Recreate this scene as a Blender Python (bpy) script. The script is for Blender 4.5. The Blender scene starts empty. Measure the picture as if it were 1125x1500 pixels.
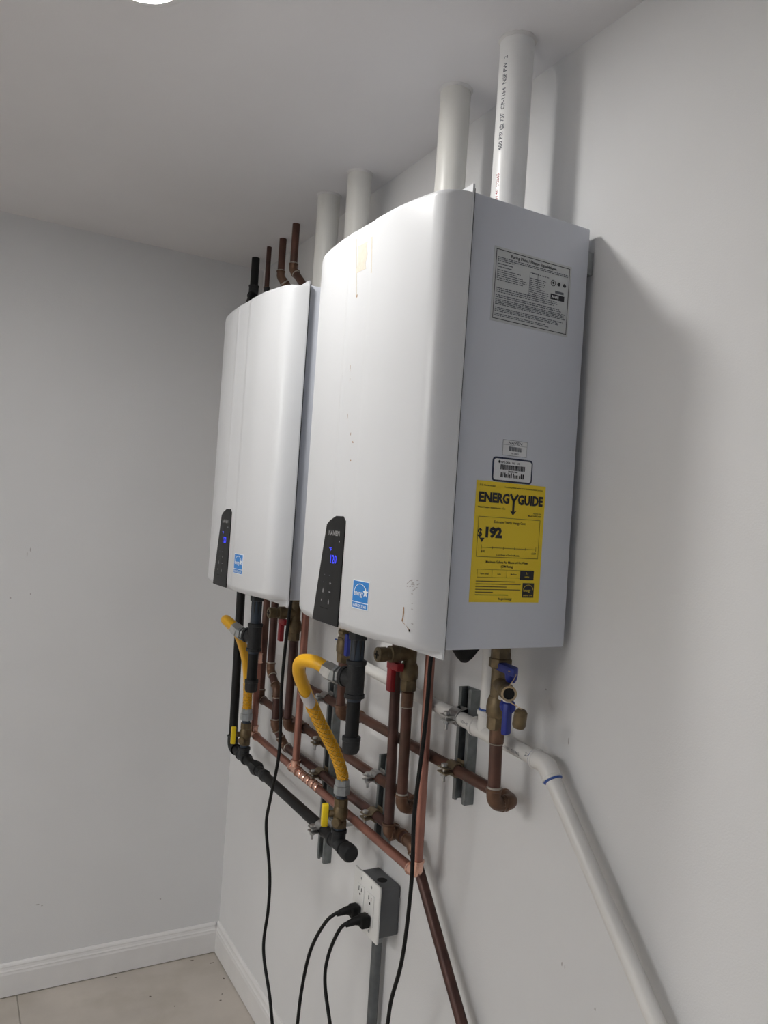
import bpy, bmesh, math, random
from mathutils import Vector, Matrix
random.seed(7)
SC = bpy.context.scene
COL = SC.collection

# ------------------------------------------------------------------ camera, exposure, light
CAM = Vector((-.9124, 0, 1.549))
PITCH, ROLL, YAW, FPX = .0102, .0666, .5083, 1134.33
def cam_axes():
    cy, sy, cp, sp, cr, sr = math.cos(YAW), math.sin(YAW), math.cos(PITCH), math.sin(PITCH), math.cos(ROLL), math.sin(ROLL)
    f = Vector((sy*cp, cy*cp, sp)); r0 = Vector((cy, -sy, 0)); u0 = r0.cross(f)
    return cr*r0 + sr*u0, -sr*r0 + cr*u0, f
_r, _u, _f = cam_axes()
cd = bpy.data.cameras.new('camera'); cam = bpy.data.objects.new('camera', cd); COL.objects.link(cam)
cam.matrix_world = Matrix(((_r.x, _u.x, -_f.x, CAM.x), (_r.y, _u.y, -_f.y, CAM.y), (_r.z, _u.z, -_f.z, CAM.z), (0, 0, 0, 1)))
cd.sensor_fit = 'VERTICAL'; cd.sensor_height = 36.0; cd.lens = FPX/1500*36.0
cd.clip_start = .02
SC.camera = cam
SC.view_settings.view_transform = 'Standard'
SC.view_settings.look = 'None'
SC.view_settings.gamma = 1
SC.view_settings.use_curve_mapping = False
SC.view_settings.exposure = 0.0
LAMP_NEAR = 200.0      # the recessed lamp in the picture
FILL_STRENGTH = 18.5       # unseen ceiling panels, added for soft ambient fill
LAMP_POS = (-.706, 1.297)
FILL_PANELS = [(-3.2, .7), (-4.8, .7), (-6.4, .7)]
w = bpy.data.worlds.new('world'); SC.world = w; w.use_nodes = True
w.node_tree.nodes['Background'].inputs[0].default_value = (.75, .85, 1, 1)
w.node_tree.nodes['Background'].inputs[1].default_value = .3

# ------------------------------------------------------------------ dimensions (metres; mounting wall is x = 0, room is x < 0)
YB, ZC = 2.632, 2.404                # back wall, ceiling
RX0, RY0 = -7.4, -2.4                # other two walls
YN, ZB, HH = .968, 1.359, .695       # near heater: near side, underside, height
HW, XBK, XSEAM = .440, -.0166, -.262
SPACING = .610

# ------------------------------------------------------------------ materials
def mat(name, col, rough=.5, metal=0, var=0, scale=40, bump=0, bscale=200, emit=None, estr=0, spec=.5, dirt=None, dscale=6, coat=0):
    m = bpy.data.materials.new(name); m.use_nodes = True
    nt = m.node_tree; b = nt.nodes['Principled BSDF']
    b.inputs['Base Color'].default_value = (*col, 1); b.inputs['Roughness'].default_value = rough
    b.inputs['Metallic'].default_value = metal
    b.inputs['Specular IOR Level'].default_value = spec
    b.inputs['Coat Weight'].default_value = coat
    tc = nt.nodes.new('ShaderNodeTexCoord')
    if var or dirt:
        n = nt.nodes.new('ShaderNodeTexNoise'); n.inputs['Scale'].default_value = scale; n.inputs['Detail'].default_value = 5
        nt.links.new(tc.outputs['Object'], n.inputs['Vector'])
        r = nt.nodes.new('ShaderNodeValToRGB')
        r.color_ramp.elements[0].position = .3; r.color_ramp.elements[1].position = .7
        lo = [max(0, c*(1-var)) for c in col]; hi = [min(1, c*(1+var)) for c in col]
        r.color_ramp.elements[0].color = (*lo, 1); r.color_ramp.elements[1].color = (*hi, 1)
        nt.links.new(n.outputs['Fac'], r.inputs['Fac'])
        out = r.outputs['Color']
        if dirt:
            n2 = nt.nodes.new('ShaderNodeTexNoise'); n2.inputs['Scale'].default_value = dscale; n2.inputs['Detail'].default_value = 6
            nt.links.new(tc.outputs['Object'], n2.inputs['Vector'])
            r2 = nt.nodes.new('ShaderNodeValToRGB'); r2.color_ramp.elements[0].position = .5; r2.color_ramp.elements[1].position = .72
            r2.color_ramp.elements[0].color = (0, 0, 0, 1); r2.color_ramp.elements[1].color = (1, 1, 1, 1)
            nt.links.new(n2.outputs['Fac'], r2.inputs['Fac'])
            mx = nt.nodes.new('ShaderNodeMix'); mx.data_type = 'RGBA'
            nt.links.new(r2.outputs['Color'], mx.inputs[0]); nt.links.new(out, mx.inputs[6]); mx.inputs[7].default_value = (*dirt, 1)
            out = mx.outputs[2]
        nt.links.new(out, b.inputs['Base Color'])
    if bump:
        n3 = nt.nodes.new('ShaderNodeTexNoise'); n3.inputs['Scale'].default_value = bscale; n3.inputs['Detail'].default_value = 4
        nt.links.new(tc.outputs['Object'], n3.inputs['Vector'])
        bp = nt.nodes.new('ShaderNodeBump'); bp.inputs['Strength'].default_value = bump; bp.inputs['Distance'].default_value = .002
        nt.links.new(n3.outputs['Fac'], bp.inputs['Height']); nt.links.new(bp.outputs['Normal'], b.inputs['Normal'])
    if emit:
        b.inputs['Emission Color'].default_value = (*emit, 1); b.inputs['Emission Strength'].default_value = estr
    return m
M = {}
M['wall'] = mat('wall_paint', (.70, .70, .70), .75, var=.02, scale=3, bump=.15, bscale=350)
M['wall_blue'] = mat('blue_grey_paint', (.32, .41, .58), .75, var=.02, scale=3)  # invented blue for the unseen front wall, cools the bounced light
M['ceiling'] = mat('ceiling_paint', (.70, .69, .70), .8, var=.02, scale=3, bump=.12, bscale=250)
M['trim'] = mat('white_trim_paint', (.74, .73, .72), .4, var=.03, scale=12)
M['tile'] = mat('floor_tile', (.52, .475, .425), .45, var=.10, scale=5, dirt=(.40, .36, .30), dscale=4, bump=.05)
M['grout'] = mat('grout', (.42, .39, .35), .9)
M['cover'] = mat('gloss_white_cover', (.675, .685, .70), .28, var=.01, scale=2)
M['case'] = mat('grey_white_case', (.64, .665, .725), .42, var=.01, scale=2)
M['seam'] = mat('dark_seam', (.06, .06, .07), .7)
M['black_gloss'] = mat('black_panel', (.010, .010, .010), .42, spec=.25)
M['black'] = mat('black_plastic', (.006, .006, .006), .6, spec=.2)
M['print_grey'] = mat('grey_print', (.35, .35, .35), .6)
M['led'] = mat('blue_led', (.02, .02, .3), .5, emit=(.05, .07, 1.0), estr=1.2)
M['led_faint'] = mat('blue_led_faint', (.02, .02, .3), .5, emit=(.05, .05, .6), estr=.35)
M['label_white'] = mat('white_label', (.74, .75, .76), .5)
M['label_grey'] = mat('silver_label', (.56, .58, .58), .45)
M['ink'] = mat('black_ink', (.015, .015, .02), .6)
M['ink_grey'] = mat('grey_ink', (.13, .14, .16), .6)
M['ink_navy'] = mat('navy_ink', (.02, .03, .07), .5)
M['ink_red'] = mat('red_ink', (.35, .06, .08), .6)
M['energy_yellow'] = mat('yellow_label', (.85, .62, .02), .45)
M['sticker_blue'] = mat('blue_sticker', (.02, .22, .62), .4)
M['sticker_white'] = mat('white_print', (.85, .9, .95), .4)
M['residue'] = mat('glue_residue', (.67, .62, .53), .6, var=.08, scale=120)
M['rust'] = mat('rust_stain', (.35, .20, .10), .7, var=.4, scale=300)
M['scuff'] = mat('scuff_mark', (.44, .42, .41), .8)
M['pvc'] = mat('white_pvc', (.68, .67, .645), .35, var=.02, scale=8)
M['pvc_vent'] = mat('vent_pvc', (.70, .69, .65), .35, var=.03, scale=8)
M['pvc_near'] = mat('white_vent_pvc', (.78, .78, .77), .32, var=.03, scale=14)
M['caulk'] = mat('white_caulk', (.66, .65, .64), .7, bump=.5, bscale=90)
M['primer_blue'] = mat('blue_pipe_cement', (.02, .08, .35), .4)
M['copper'] = mat('tarnished_copper', (.105, .048, .034), .45, metal=.4, var=.3, scale=25, dirt=(.09, .055, .038), dscale=14)
M['copper_dark'] = mat('dark_copper', (.075, .035, .028), .45, metal=.4, var=.3, scale=25)
M['copper_elbow'] = mat('copper_elbow', (.14, .075, .045), .42, metal=.45, var=.35, scale=40)
M['copper_new'] = mat('fresh_copper', (.36, .165, .125), .33, metal=.6, var=.15, scale=18)
M['copper_bright'] = mat('bright_copper_fitting', (.80, .48, .37), .24, metal=.8, var=.2, scale=40)
M['solder'] = mat('solder_ring', (.42, .38, .33), .4, metal=.7, var=.2, scale=80)
M['brass'] = mat('aged_brass', (.15, .11, .058), .45, metal=.5, var=.3, scale=60)
M['brass_bright'] = mat('brass_rim', (.55, .42, .25), .35, metal=.8)
M['iron'] = mat('black_iron', (.007, .007, .007), .5, spec=.3, var=.3, scale=60, bump=.2, bscale=300)
M['iron_fit'] = mat('cast_iron_fitting', (.018, .019, .020), .55, spec=.35, var=.3, scale=60, bump=.3, bscale=200)
M['thread'] = mat('blue_thread_sealant', (.02, .032, .05), .5)
M['galv'] = mat('galvanised_steel', (.36, .38, .38), .42, metal=.65, var=.18, scale=50)
M['galv_dark'] = mat('dull_galvanised', (.20, .215, .215), .45, metal=.6, var=.2, scale=50)
M['conduit'] = mat('conduit_steel', (.13, .14, .145), .45, metal=.5, var=.2, scale=40)
M['zinc'] = mat('zinc_clamp', (.45, .45, .44), .35, metal=.8, var=.15, scale=60)
M['bronze_clamp'] = mat('copper_plated_clamp', (.24, .19, .12), .42, metal=.65, var=.2, scale=60)
M['box_grey'] = mat('grey_steel_box', (.12, .125, .13), .55, metal=.2, var=.06, scale=20)
M['hole'] = mat('dark_opening', (.006, .006, .006), .9)
M['plate'] = mat('white_outlet_plate', (.76, .76, .74), .35)
M['yellow'] = mat('yellow_hose', (.85, .45, .008), .38, var=.05, scale=30)
M['yellow_rib'] = mat('yellow_rib', (.66, .40, .06), .42)
M['handle_yellow'] = mat('yellow_handle', (.85, .62, .01), .35)
M['handle_red'] = mat('red_handle', (.30, .006, .012), .4)
M['handle_blue'] = mat('blue_handle', (.008, .022, .23), .4)
M['tag'] = mat('paper_tag', (.62, .60, .60), .6, var=.1, scale=60)
M['cord'] = mat('black_cord', (.006, .006, .006), .55, spec=.25)
M['lens'] = mat('lamp_lens', (.9, .9, .9), .5, emit=(1, .985, .96), estr=LAMP_NEAR)
M['lens_room'] = mat('room_lamp_lens', (.9, .9, .9), .5, emit=(1, .985, .96), estr=FILL_STRENGTH)

# ------------------------------------------------------------------ mesh building
SMALL = {'lettering', 'red_lettering', 'white_lettering', 'fine_print', 'heading_print', 'barcode_print', 'scuff_mark', 'dirt_speck', 'socket_slots', 'slot_hole', 'net_sleeve', 'display_digits', 'display_icon', 'logo', 'prong'}
class MB:
    def __init__(s): s.v = []; s.f = []; s.m = []
    def add(s, vs, fs, mi=0):
        o = len(s.v); s.v += [Vector(p) for p in vs]; s.f += [[i+o for i in f] for f in fs]; s.m += [mi]*len(fs); return s
    def box(s, a, b, mi=0):
        x0, y0, z0 = [min(p, q) for p, q in zip(a, b)]; x1, y1, z1 = [max(p, q) for p, q in zip(a, b)]
        return s.add([(x0,y0,z0),(x1,y0,z0),(x1,y1,z0),(x0,y1,z0),(x0,y0,z1),(x1,y0,z1),(x1,y1,z1),(x0,y1,z1)],
                     [(3,2,1,0),(4,5,6,7),(0,1,5,4),(1,2,6,5),(2,3,7,6),(3,0,4,7)], mi)
    def obox(s, c, ax, ay, az, mi=0):      # oriented box: half-extent vectors
        c, ax, ay, az = Vector(c), Vector(ax), Vector(ay), Vector(az)
        vs = [c+i*ax+j*ay+k*az for k in (-1,1) for i, j in ((-1,-1),(1,-1),(1,1),(-1,1))]
        return s.add(vs, [(3,2,1,0),(4,5,6,7),(0,1,5,4),(1,2,6,5),(2,3,7,6),(3,0,4,7)], mi)
    def tube(s, pts, r, seg=14, caps=True, mi=0):
        pts = [Vector(p) for p in pts]; n = len(pts)
        rs = r if isinstance(r, (list, tuple)) else [r]*n
        t0 = (pts[1]-pts[0]).normalized()
        a = Vector((0,0,1)) if abs(t0.z) < .9 else Vector((0,1,0))
        nrm = (a - t0*a.dot(t0)).normalized(); vs = []; prev = t0
        for i, p in enumerate(pts):
            if i == 0: t = t0
            elif i == n-1: t = (pts[-1]-pts[-2])
            else: t = (pts[i+1]-pts[i]).normalized() + (pts[i]-pts[i-1]).normalized()
            t = t.normalized() if t.length > 1e-9 else prev
            nrm = (nrm - t*nrm.dot(t)).normalized(); bn = t.cross(nrm); prev = t
            for k in range(seg):
                an = 2*math.pi*k/seg
                vs.append(p + (nrm*math.cos(an)+bn*math.sin(an))*rs[i])
        fs = [[i*seg+k, i*seg+(k+1)%seg, (i+1)*seg+(k+1)%seg, (i+1)*seg+k] for i in range(n-1) for k in range(seg)]
        if caps: fs += [list(range(seg))[::-1], [(n-1)*seg+k for k in range(seg)]]
        return s.add(vs, fs, mi)
    def lathe(s, p, axis, prof, seg=16, mi=0, phase=0, caps=True):     # prof: (distance along axis, radius)
        p = Vector(p); t = Vector(axis).normalized()
        a = Vector((0,0,1)) if abs(t.z) < .9 else Vector((0,1,0))
        nrm = (a - t*a.dot(t)).normalized(); bn = t.cross(nrm); vs = []
        for h, r in prof:
            for k in range(seg):
                an = 2*math.pi*k/seg + phase
                vs.append(p + t*h + (nrm*math.cos(an)+bn*math.sin(an))*max(r, 1e-5))
        n = len(prof)
        fs = [[i*seg+k, i*seg+(k+1)%seg, (i+1)*seg+(k+1)%seg, (i+1)*seg+k] for i in range(n-1) for k in range(seg)]
        if caps: fs += [list(range(seg))[::-1], [(n-1)*seg+k for k in range(seg)]]
        return s.add(vs, fs, mi)
    def prism(s, poly, fn, d0, d1, mi=0):  # poly of (u,v); fn(u,v,d) -> point
        n = len(poly)
        vs = [fn(u, v, d0) for u, v in poly] + [fn(u, v, d1) for u, v in poly]
        fs = [list(range(n))[::-1], [n+k for k in range(n)]] + [[k, (k+1)%n, n+(k+1)%n, n+k] for k in range(n)]
        return s.add(vs, fs, mi)
    def build(s, name, material, parent=None, bevel=0, smooth=35, off=None, segs=2):
        me = bpy.data.meshes.new(name)
        o0 = Vector(off) if off is not None else (origin(parent) if parent else Vector((0,0,0)))
        me.from_pydata([tuple(p-o0) for p in s.v], [], s.f)
        mats = material if isinstance(material, (list, tuple)) else [material]
        for mm in mats: me.materials.append(mm)
        for p, k in zip(me.polygons, s.m): p.material_index = k
        bm = bmesh.new(); bm.from_mesh(me)
        bmesh.ops.recalc_face_normals(bm, faces=bm.faces)
        if bevel:
            ed = [e for e in bm.edges if len(e.link_faces) == 2 and e.calc_face_angle(0) > .6]
            bmesh.ops.bevel(bm, geom=ed, offset=bevel, segments=segs, profile=.5, affect='EDGES', clamp_overlap=True)
        bm.to_mesh(me); bm.free()
        if smooth:
            for p in me.polygons: p.use_smooth = True
            me.set_sharp_from_angle(angle=math.radians(smooth))
        o = bpy.data.objects.new(name, me); COL.objects.link(o)
        if parent: o.parent = parent
        else: o.location = o0
        if name in SMALL: o['kind'] = 'stuff'
        return o
def origin(o):
    v = Vector((0,0,0))
    while o: v += o.location; o = o.parent
    return v
def thing(name, loc, label, cat, group=None):
    o = bpy.data.objects.new(name, None); COL.objects.link(o); o.location = loc
    o.empty_display_size = .03
    o['label'] = label; o['category'] = cat
    if group: o['group'] = group
    return o
def struct(name, mb, material, parent=None, **k):
    o = mb.build(name, material, parent, **k)
    if not parent: o['kind'] = 'structure'
    return o
def copy_tree(o, parent=None, skip=()):
    c = o.copy(); COL.objects.link(c); c.parent = parent
    for ch in list(o.children):
        if ch not in skip: copy_tree(ch, c, skip)
    return c
def V(*a): return Vector(a)

# text as mesh: list of triangles/quads in (u, v)
def text_geo(body, size, bold=0, align='LEFT', res=2, sx=1.0):
    cu = bpy.data.curves.new('lettering', 'FONT'); cu.body = body; cu.size = size; cu.align_x = align; cu.resolution_u = res
    cu.offset = bold*size; cu.fill_mode = 'FRONT'
    ob = bpy.data.objects.new('lettering', cu); COL.objects.link(ob)
    me = bpy.data.meshes.new_from_object(ob)
    vs = [(p.co.x*sx, p.co.y) for p in me.vertices]; fs = [list(p.vertices) for p in me.polygons]
    bpy.data.objects.remove(ob); bpy.data.curves.remove(cu); bpy.data.meshes.remove(me)
    return vs, fs
def put_text(mb, body, size, fn, u, v, bold=0, align='LEFT', res=2, mi=0, sx=1.0):
    vs, fs = text_geo(body, size, bold, align, res, sx)
    mb.add([fn(u+a, v+b) for a, b in vs], fs, mi)
def quad(mb, fn, u0, v0, u1, v1, mi=0):
    mb.add([fn(u0, v0), fn(u1, v0), fn(u1, v1), fn(u0, v1)], [(0,1,2,3)], mi)
def frame(mb, fn, u0, v0, u1, v1, t, mi=0):
    quad(mb, fn, u0, v0, u1, v0+t, mi); quad(mb, fn, u0, v1-t, u1, v1, mi)
    quad(mb, fn, u0, v0, u0+t, v1, mi); quad(mb, fn, u1-t, v0, u1, v1, mi)

# ------------------------------------------------------------------ pipe runs
def bend_arc(a, p, b, R, n=8):
    a, p, b = Vector(a), Vector(p), Vector(b)
    d1 = (p-a).normalized(); d2 = (b-p).normalized()
    ang = d1.angle(d2); t = R*math.tan(ang/2)
    n1 = (d2 - d1*d1.dot(d2)).normalized(); c = p - d1*t + n1*R
    axis = d1.cross(d2).normalized()
    st = (p - d1*t) - c
    return [c + Matrix.Rotation(ang*i/n, 3, axis) @ st for i in range(n+1)], d1, d2
def pipe_run(parent, pts, r, R, m, mf, seg=16, hub=.012, fat=1.14, pipe='pipe', elbow='elbow', ring=None, names=None):
    pts = [Vector(p) for p in pts]; n = len(pts); starts = [pts[0]]; ends = []
    for i in range(1, n-1):
        arc, d1, d2 = bend_arc(pts[i-1], pts[i], pts[i+1], R)
        h1, h2 = arc[0]-d1*hub, arc[-1]+d2*hub
        ends.append(h1+d1*.003); starts.append(h2-d2*.003)
        mb = MB(); mb.tube([h1, arc[0]-d1*.001] + arc + [arc[-1]+d2*.001, h2], r*fat, seg)
        for q, d in ((h1, d1), (h2, -d2)): mb.lathe(q, d, [(0, r*fat), (.0005, r*fat+.0014), (.004, r*fat+.0014), (.005, r*fat)], seg)
        e = mb.build(elbow, mf, parent)
        if ring:
            for q, d in ((h1, d1), (h2, -d2)): MB().lathe(q, -d, [(0, r*fat), (.0018, r*fat-.0002), (.003, r*1.01)], seg).build('solder_joint' if ring is M['solder'] else 'cement_ring', ring, parent)
    ends.append(pts[-1])
    for a, b in zip(starts, ends):
        if (b-a).length > .004: MB().tube([a, b], r, seg).build(pipe, m, parent)
def tee(parent, p, d, bdir, r, m, L=.028, BL=.03, fat=1.2, seg=16, name='tee'):
    p, d, bdir = Vector(p), Vector(d).normalized(), Vector(bdir).normalized(); mb = MB(); R = r*fat
    mb.lathe(p-d*L, d, [(0, R), (.001, R+.002), (.008, R+.002), (.009, R), (2*L-.009, R), (2*L-.008, R+.002), (2*L-.001, R+.002), (2*L, R)], seg)
    mb.lathe(p, bdir, [(0, R), (BL-.009, R), (BL-.008, R+.002), (BL-.001, R+.002), (BL, R)], seg)
    return mb.build(name, m, parent)

# ------------------------------------------------------------------ the room
T = .1
struct('wall_right', MB().box((0, RY0-T, 0), (T, YB+T, ZC)), M['wall'])
wb = struct('wall_back', MB().box((RX0-T, YB, 0), (0, YB+T, ZC)), M['wall'])
struct('wall_left', MB().box((RX0-T, RY0-T, 0), (RX0, YB, ZC)), M['wall'])
struct('wall_front', MB().box((RX0, RY0-T, 0), (0, RY0, ZC)), M['wall_blue'])
struct('ceiling', MB().box((RX0-T, RY0-T, ZC), (T, YB+T, ZC+T)), M['ceiling'])
fl = struct('floor', MB().box((RX0-T, RY0-T, -.1), (T, YB+T, -.0025)), M['grout'])
# floor tiles: .61 x 1.22 m, a joint at x = -.64, recessed grout lines
tile_cache = {}
def tile(x0, y0, x1, y1):
    key = (round(x1-x0, 4), round(y1-y0, 4))
    if key not in tile_cache:
        o = MB().box((0, 0, -.0025), (x1-x0, y1-y0, 0)).build('tile', M['tile'], None, bevel=.0012, smooth=0, segs=1)
        tile_cache[key] = o.data
    else:
        o = bpy.data.objects.new('tile', tile_cache[key]); COL.objects.link(o)
    o.parent = fl; o.location = (x0, y0, 0)
g = .003
xs = [0, -.64]
while xs[-1] > RX0: xs.append(max(RX0, xs[-1]-.64))
ys = [YB]
while ys[-1] > RY0: ys.append(max(RY0, ys[-1]-1.22))
for i in range(len(xs)-1):
    for j in range(len(ys)-1):
        if xs[i]-xs[i+1] > .01 and ys[j]-ys[j+1] > .01: tile(xs[i+1]+g/2, ys[j+1]+g/2, xs[i]-g/2, ys[j]-g/2)
# baseboards with a stepped ogee top
BP = [(0, .003), (.014, .003), (.014, .070), (.0125, .076), (.0125, .080), (.010, .084), (.0085, .090), (.0085, .094), (.006, .099), (.003, .102), (0, .102)]
def baseboard(name, fn, d0, d1):
    struct(name, MB().prism(BP, fn, d0, d1), M['trim'], smooth=0)
baseboard('baseboard_right', lambda u, v, d: (-u, d, v), RY0, YB)
baseboard('baseboard_back', lambda u, v, d: (d, YB-u, v), RX0, -.0141)
baseboard('baseboard_left', lambda u, v, d: (RX0+u, d, v), RY0, YB-.0141)
baseboard('baseboard_front', lambda u, v, d: (d, RY0+u, v), RX0+.0141, -.0141)
# scuffs and nail marks
def blob(fn, u, v, ru, rv, n=9, a=0):
    mb = MB(); ca, sa = math.cos(a), math.sin(a); pts = []
    for k in range(n):
        t = 2*math.pi*k/n; q = random.uniform(.7, 1.1); x, y = ru*q*math.cos(t), rv*q*math.sin(t)
        pts.append(fn(u+x*ca-y*sa, v+x*sa+y*ca))
    return mb.add(pts, [list(range(n))])
sm = MB()
for u, v, a, b in [(-.691, 1.384, .002, .008), (-.70, 1.37, .0015, .01), (-.682, 1.246, .002, .004), (-.738, 1.233, .003, .003), (-.598, .268, .006, .002), (-.585, .262, .003, .002), (-.212, .216, .003, .003)]:
    t = blob(lambda p, q: (p, YB-.0004, q), u, v, a, b); sm.add(t.v, t.f)
sm.build('scuff_mark', M['scuff'], wb, smooth=0)
wr = bpy.data.objects['wall_right']; sm = MB()
for u, v, a, b in [(.943, .847, .0015, .004), (.936, .846, .001, .004), (.866, .819, .002, .003), (.96, 1.205, .0015, .006), (1.023, 1.276, .002, .002)]:
    t = blob(lambda p, q: (-.0004, p, q), u, v, a, b); sm.add(t.v, t.f)
sm.build('scuff_mark', M['scuff'], wr, smooth=0)
sm = MB()
for u, v, a, b in [(-.27, 2.456, .004, .003), (-.212, 2.379, .003, .003), (-.06, 2.381, .004, .003), (-.075, 2.352, .004, .003), (-.04, 2.56, .01, .003), (-.1, 2.60, .008, .003), (-.03, 2.46, .003, .006), (-.35, 2.598, .006, .002)]:
    t = blob(lambda p, q: (p, q, .0005), u, v, a, b); sm.add(t.v, t.f)
sm.build('dirt_speck', mat('floor_dirt', (.12, .10, .08), .9), fl, smooth=0)

# ------------------------------------------------------------------ recessed lamp and added fill panels
def lamp(x, y, lens, label, group=None):
    t = thing('recessed_light', (x, y, ZC), label, 'ceiling light', group)
    MB().lathe((x, y, ZC), (0,0,-1), [(0, .086), (.003, .086), (.007, .080), (.010, .068), (.008, .064), (0, .064)], 48, caps=False).build('trim_ring', M['trim'], t)
    MB().lathe((x, y, ZC-.002), (0,0,-1), [(0, .0635), (.007, .0635), (.0095, .055), (.0105, .03), (.011, 0)], 48).build('lens', lens, t)
lamp(*LAMP_POS, M['lens'], 'round white recessed ceiling light, lit, cut off by the top edge of the photo')
for q, (x, y) in enumerate(FILL_PANELS):  # made-up panels that lift the ambient and soften the shadows
    t = thing('ceiling_panel_light', (x, y, ZC), ['flat ceiling panel light out of view to the left, nearest the heaters', 'flat ceiling panel light out of view to the left, between two others', 'flat ceiling panel light out of view to the left, farthest from the heaters'][q], 'ceiling light')
    for a0, b0, a1, b1 in ((-.31, -.61, -.29, .61), (.29, -.61, .31, .61), (-.29, -.61, .29, -.59), (-.29, .59, .29, .61)):
        MB().box((x+a0, y+b0, ZC-.018), (x+a1, y+b1, ZC)).build('frame_bar', M['trim'], t, smooth=0)
    MB().box((x-.29, y-.59, ZC-.012), (x+.29, y+.59, ZC-.004)).build('diffuser', M['lens_room'], t, smooth=0)

# ------------------------------------------------------------------ water heaters
PROF = [(-.013, -.2635), (-.0105, -.276), (-.006, -.290), (.000, -.300), (.008, -.3070), (.018, -.3115), (.035, -.3160), (.062, -.3220), (.102, -.3285), (.15, -.3315), (.170, -.3322),
        (.176, -.3314), (.182, -.3310), (.21, -.3325), (.246, -.3337), (.25, -.3347), (.254, -.3337), (.294, -.3335), (.346, -.3300), (.385, -.3245), (.412, -.3165), (.431, -.3065), (.443, -.294), (.450, -.279), (.453, -.2635)]
def cover_x(yr):
    for (a, xa), (b, xb) in zip(PROF, PROF[1:]):
        if yr <= b: return xa + (xb-xa)*max(0, (yr-a))/(b-a)
    return PROF[-1][1]
def densify(prof, n=4):       # smooth Catmull-Rom through the profile
    out = []
    for i in range(len(prof)-1):
        p0, p1, p2, p3 = prof[max(0, i-1)], prof[i], prof[i+1], prof[min(len(prof)-1, i+2)]
        k = n if (p2[0]-p1[0]) > .015 else 1
        for j in range(k):
            t = j/k
            out.append(tuple(.5*((2*b)+(-a+c)*t+(2*a-5*b+4*c-d)*t*t+(-a+3*b-3*c+d)*t**3) for a, b, c, d in zip(p0, p1, p2, p3)))
    return out + [prof[-1]]
PROF = densify(PROF)
def surf(y, z, off=.0):       # point on the near heater's cover, world coordinates
    return (cover_x(y-YN)-off, y, z)
def patch(mb, yl, yr, z0, z1, off, ny=6, nz=8, mi=0):     # curved sticker on the cover, with an edge
    vs = []; fs = []
    for j in range(nz+1):
        z = z0+(z1-z0)*j/nz; a, b = yl(z), yr(z)
        for i in range(ny+1): vs.append(surf(a+(b-a)*i/ny, z, off))
    W = ny+1
    for j in range(nz):
        for i in range(ny): fs.append((j*W+i, j*W+i+1, (j+1)*W+i+1, (j+1)*W+i))
    rim = [i for i in range(W)] + [j*W+ny for j in range(1, nz+1)] + [nz*W+i for i in range(ny-1, -1, -1)] + [j*W for j in range(nz-1, 0, -1)]
    base = len(vs)
    for k in rim: vs.append(surf(vs[k][1], vs[k][2], -.0005))
    for q in range(len(rim)):
        q2 = (q+1) % len(rim); fs.append((rim[q], rim[q2], base+q2, base+q))
    mb.add(vs, fs, mi)

h1 = thing('tankless_water_heater', (-.15, YN+HW/2, ZB), 'white wall-mounted tankless water heater nearer the camera, with yellow energy label on its side', 'water heater', 'two white tankless water heaters on the wall')
cs = MB().box((XSEAM+.0005, YN, ZB), (XBK, YN+HW, ZB+HH)).build('case', M['case'], h1, bevel=.003)
# front cover
ZS = [(ZB+.0005, .0110), (ZB+.0012, .0085), (ZB+.006, .0045), (ZB+.010, .0015), (ZB+.015, 0), (ZB+.2, 0), (ZB+.45, 0), (ZB+HH-.016, 0), (ZB+HH-.0105, .0008), (ZB+HH-.008, .003)]
def inset(k, d):
    y, x = PROF[k]; a = PROF[max(0, k-1)]; b = PROF[min(len(PROF)-1, k+1)]
    ty, tx = b[0]-a[0], b[1]-a[1]; L = math.hypot(ty, tx) or 1
    s = d*min(1, max(0, (-.2635-x)/.03))
    return y + (-tx/L)*s*.6, x + (ty/L)*s
mb = MB(); n = len(PROF); vs = []
for z, d in ZS:
    for k in range(n):
        y, x = inset(k, d); vs.append((x, YN+y, z))
fs = [(j*n+k, j*n+k+1, (j+1)*n+k+1, (j+1)*n+k) for j in range(len(ZS)-1) for k in range(n-1)]
fs += [[k for k in range(n)][::-1], [(len(ZS)-1)*n+k for k in range(n)], ]
mb.add(vs, fs)
mb.box((-.2655, YN-.013, ZB-.0115), (XSEAM, YN+.453, ZB+HH+.0045))      # flat flange of the cover, showing above and below its bulge
mb.build('front_cover', M['cover'], h1, smooth=40)
# dark reveal between cover lip and case
MB().box((XSEAM-.0002, YN-.0100, ZB+.0005), (XSEAM+.0034, YN+.01, ZB+HH-.0005)).build('seam_gap', M['seam'], h1, smooth=0)
mb = MB()
mb.box((XBK, YN+.006, ZB+.622), (-.0005, YN+.44, ZB+.660))
mb.box((XBK-.002, YN+.006, ZB+.615), (XBK, YN+.44, ZB+.66))
mb.build('mounting_bracket', M['galv'], h1, bevel=.001)
MB().lathe((-.168, 1.035, ZB), (0,0,-1), [(0, .026), (.010, .024), (.026, .013), (.033, .005), (.034, 0)], 20).build('trap_plug', M['black'], h1)
for y in (1.05, 1.30): MB().lathe((-.2655, y, ZB-.0055), (-1,0,0), [(0, .003), (.0012, .003), (.0018, .002)], 10).build('flange_screw', M['galv'], h1)
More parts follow.
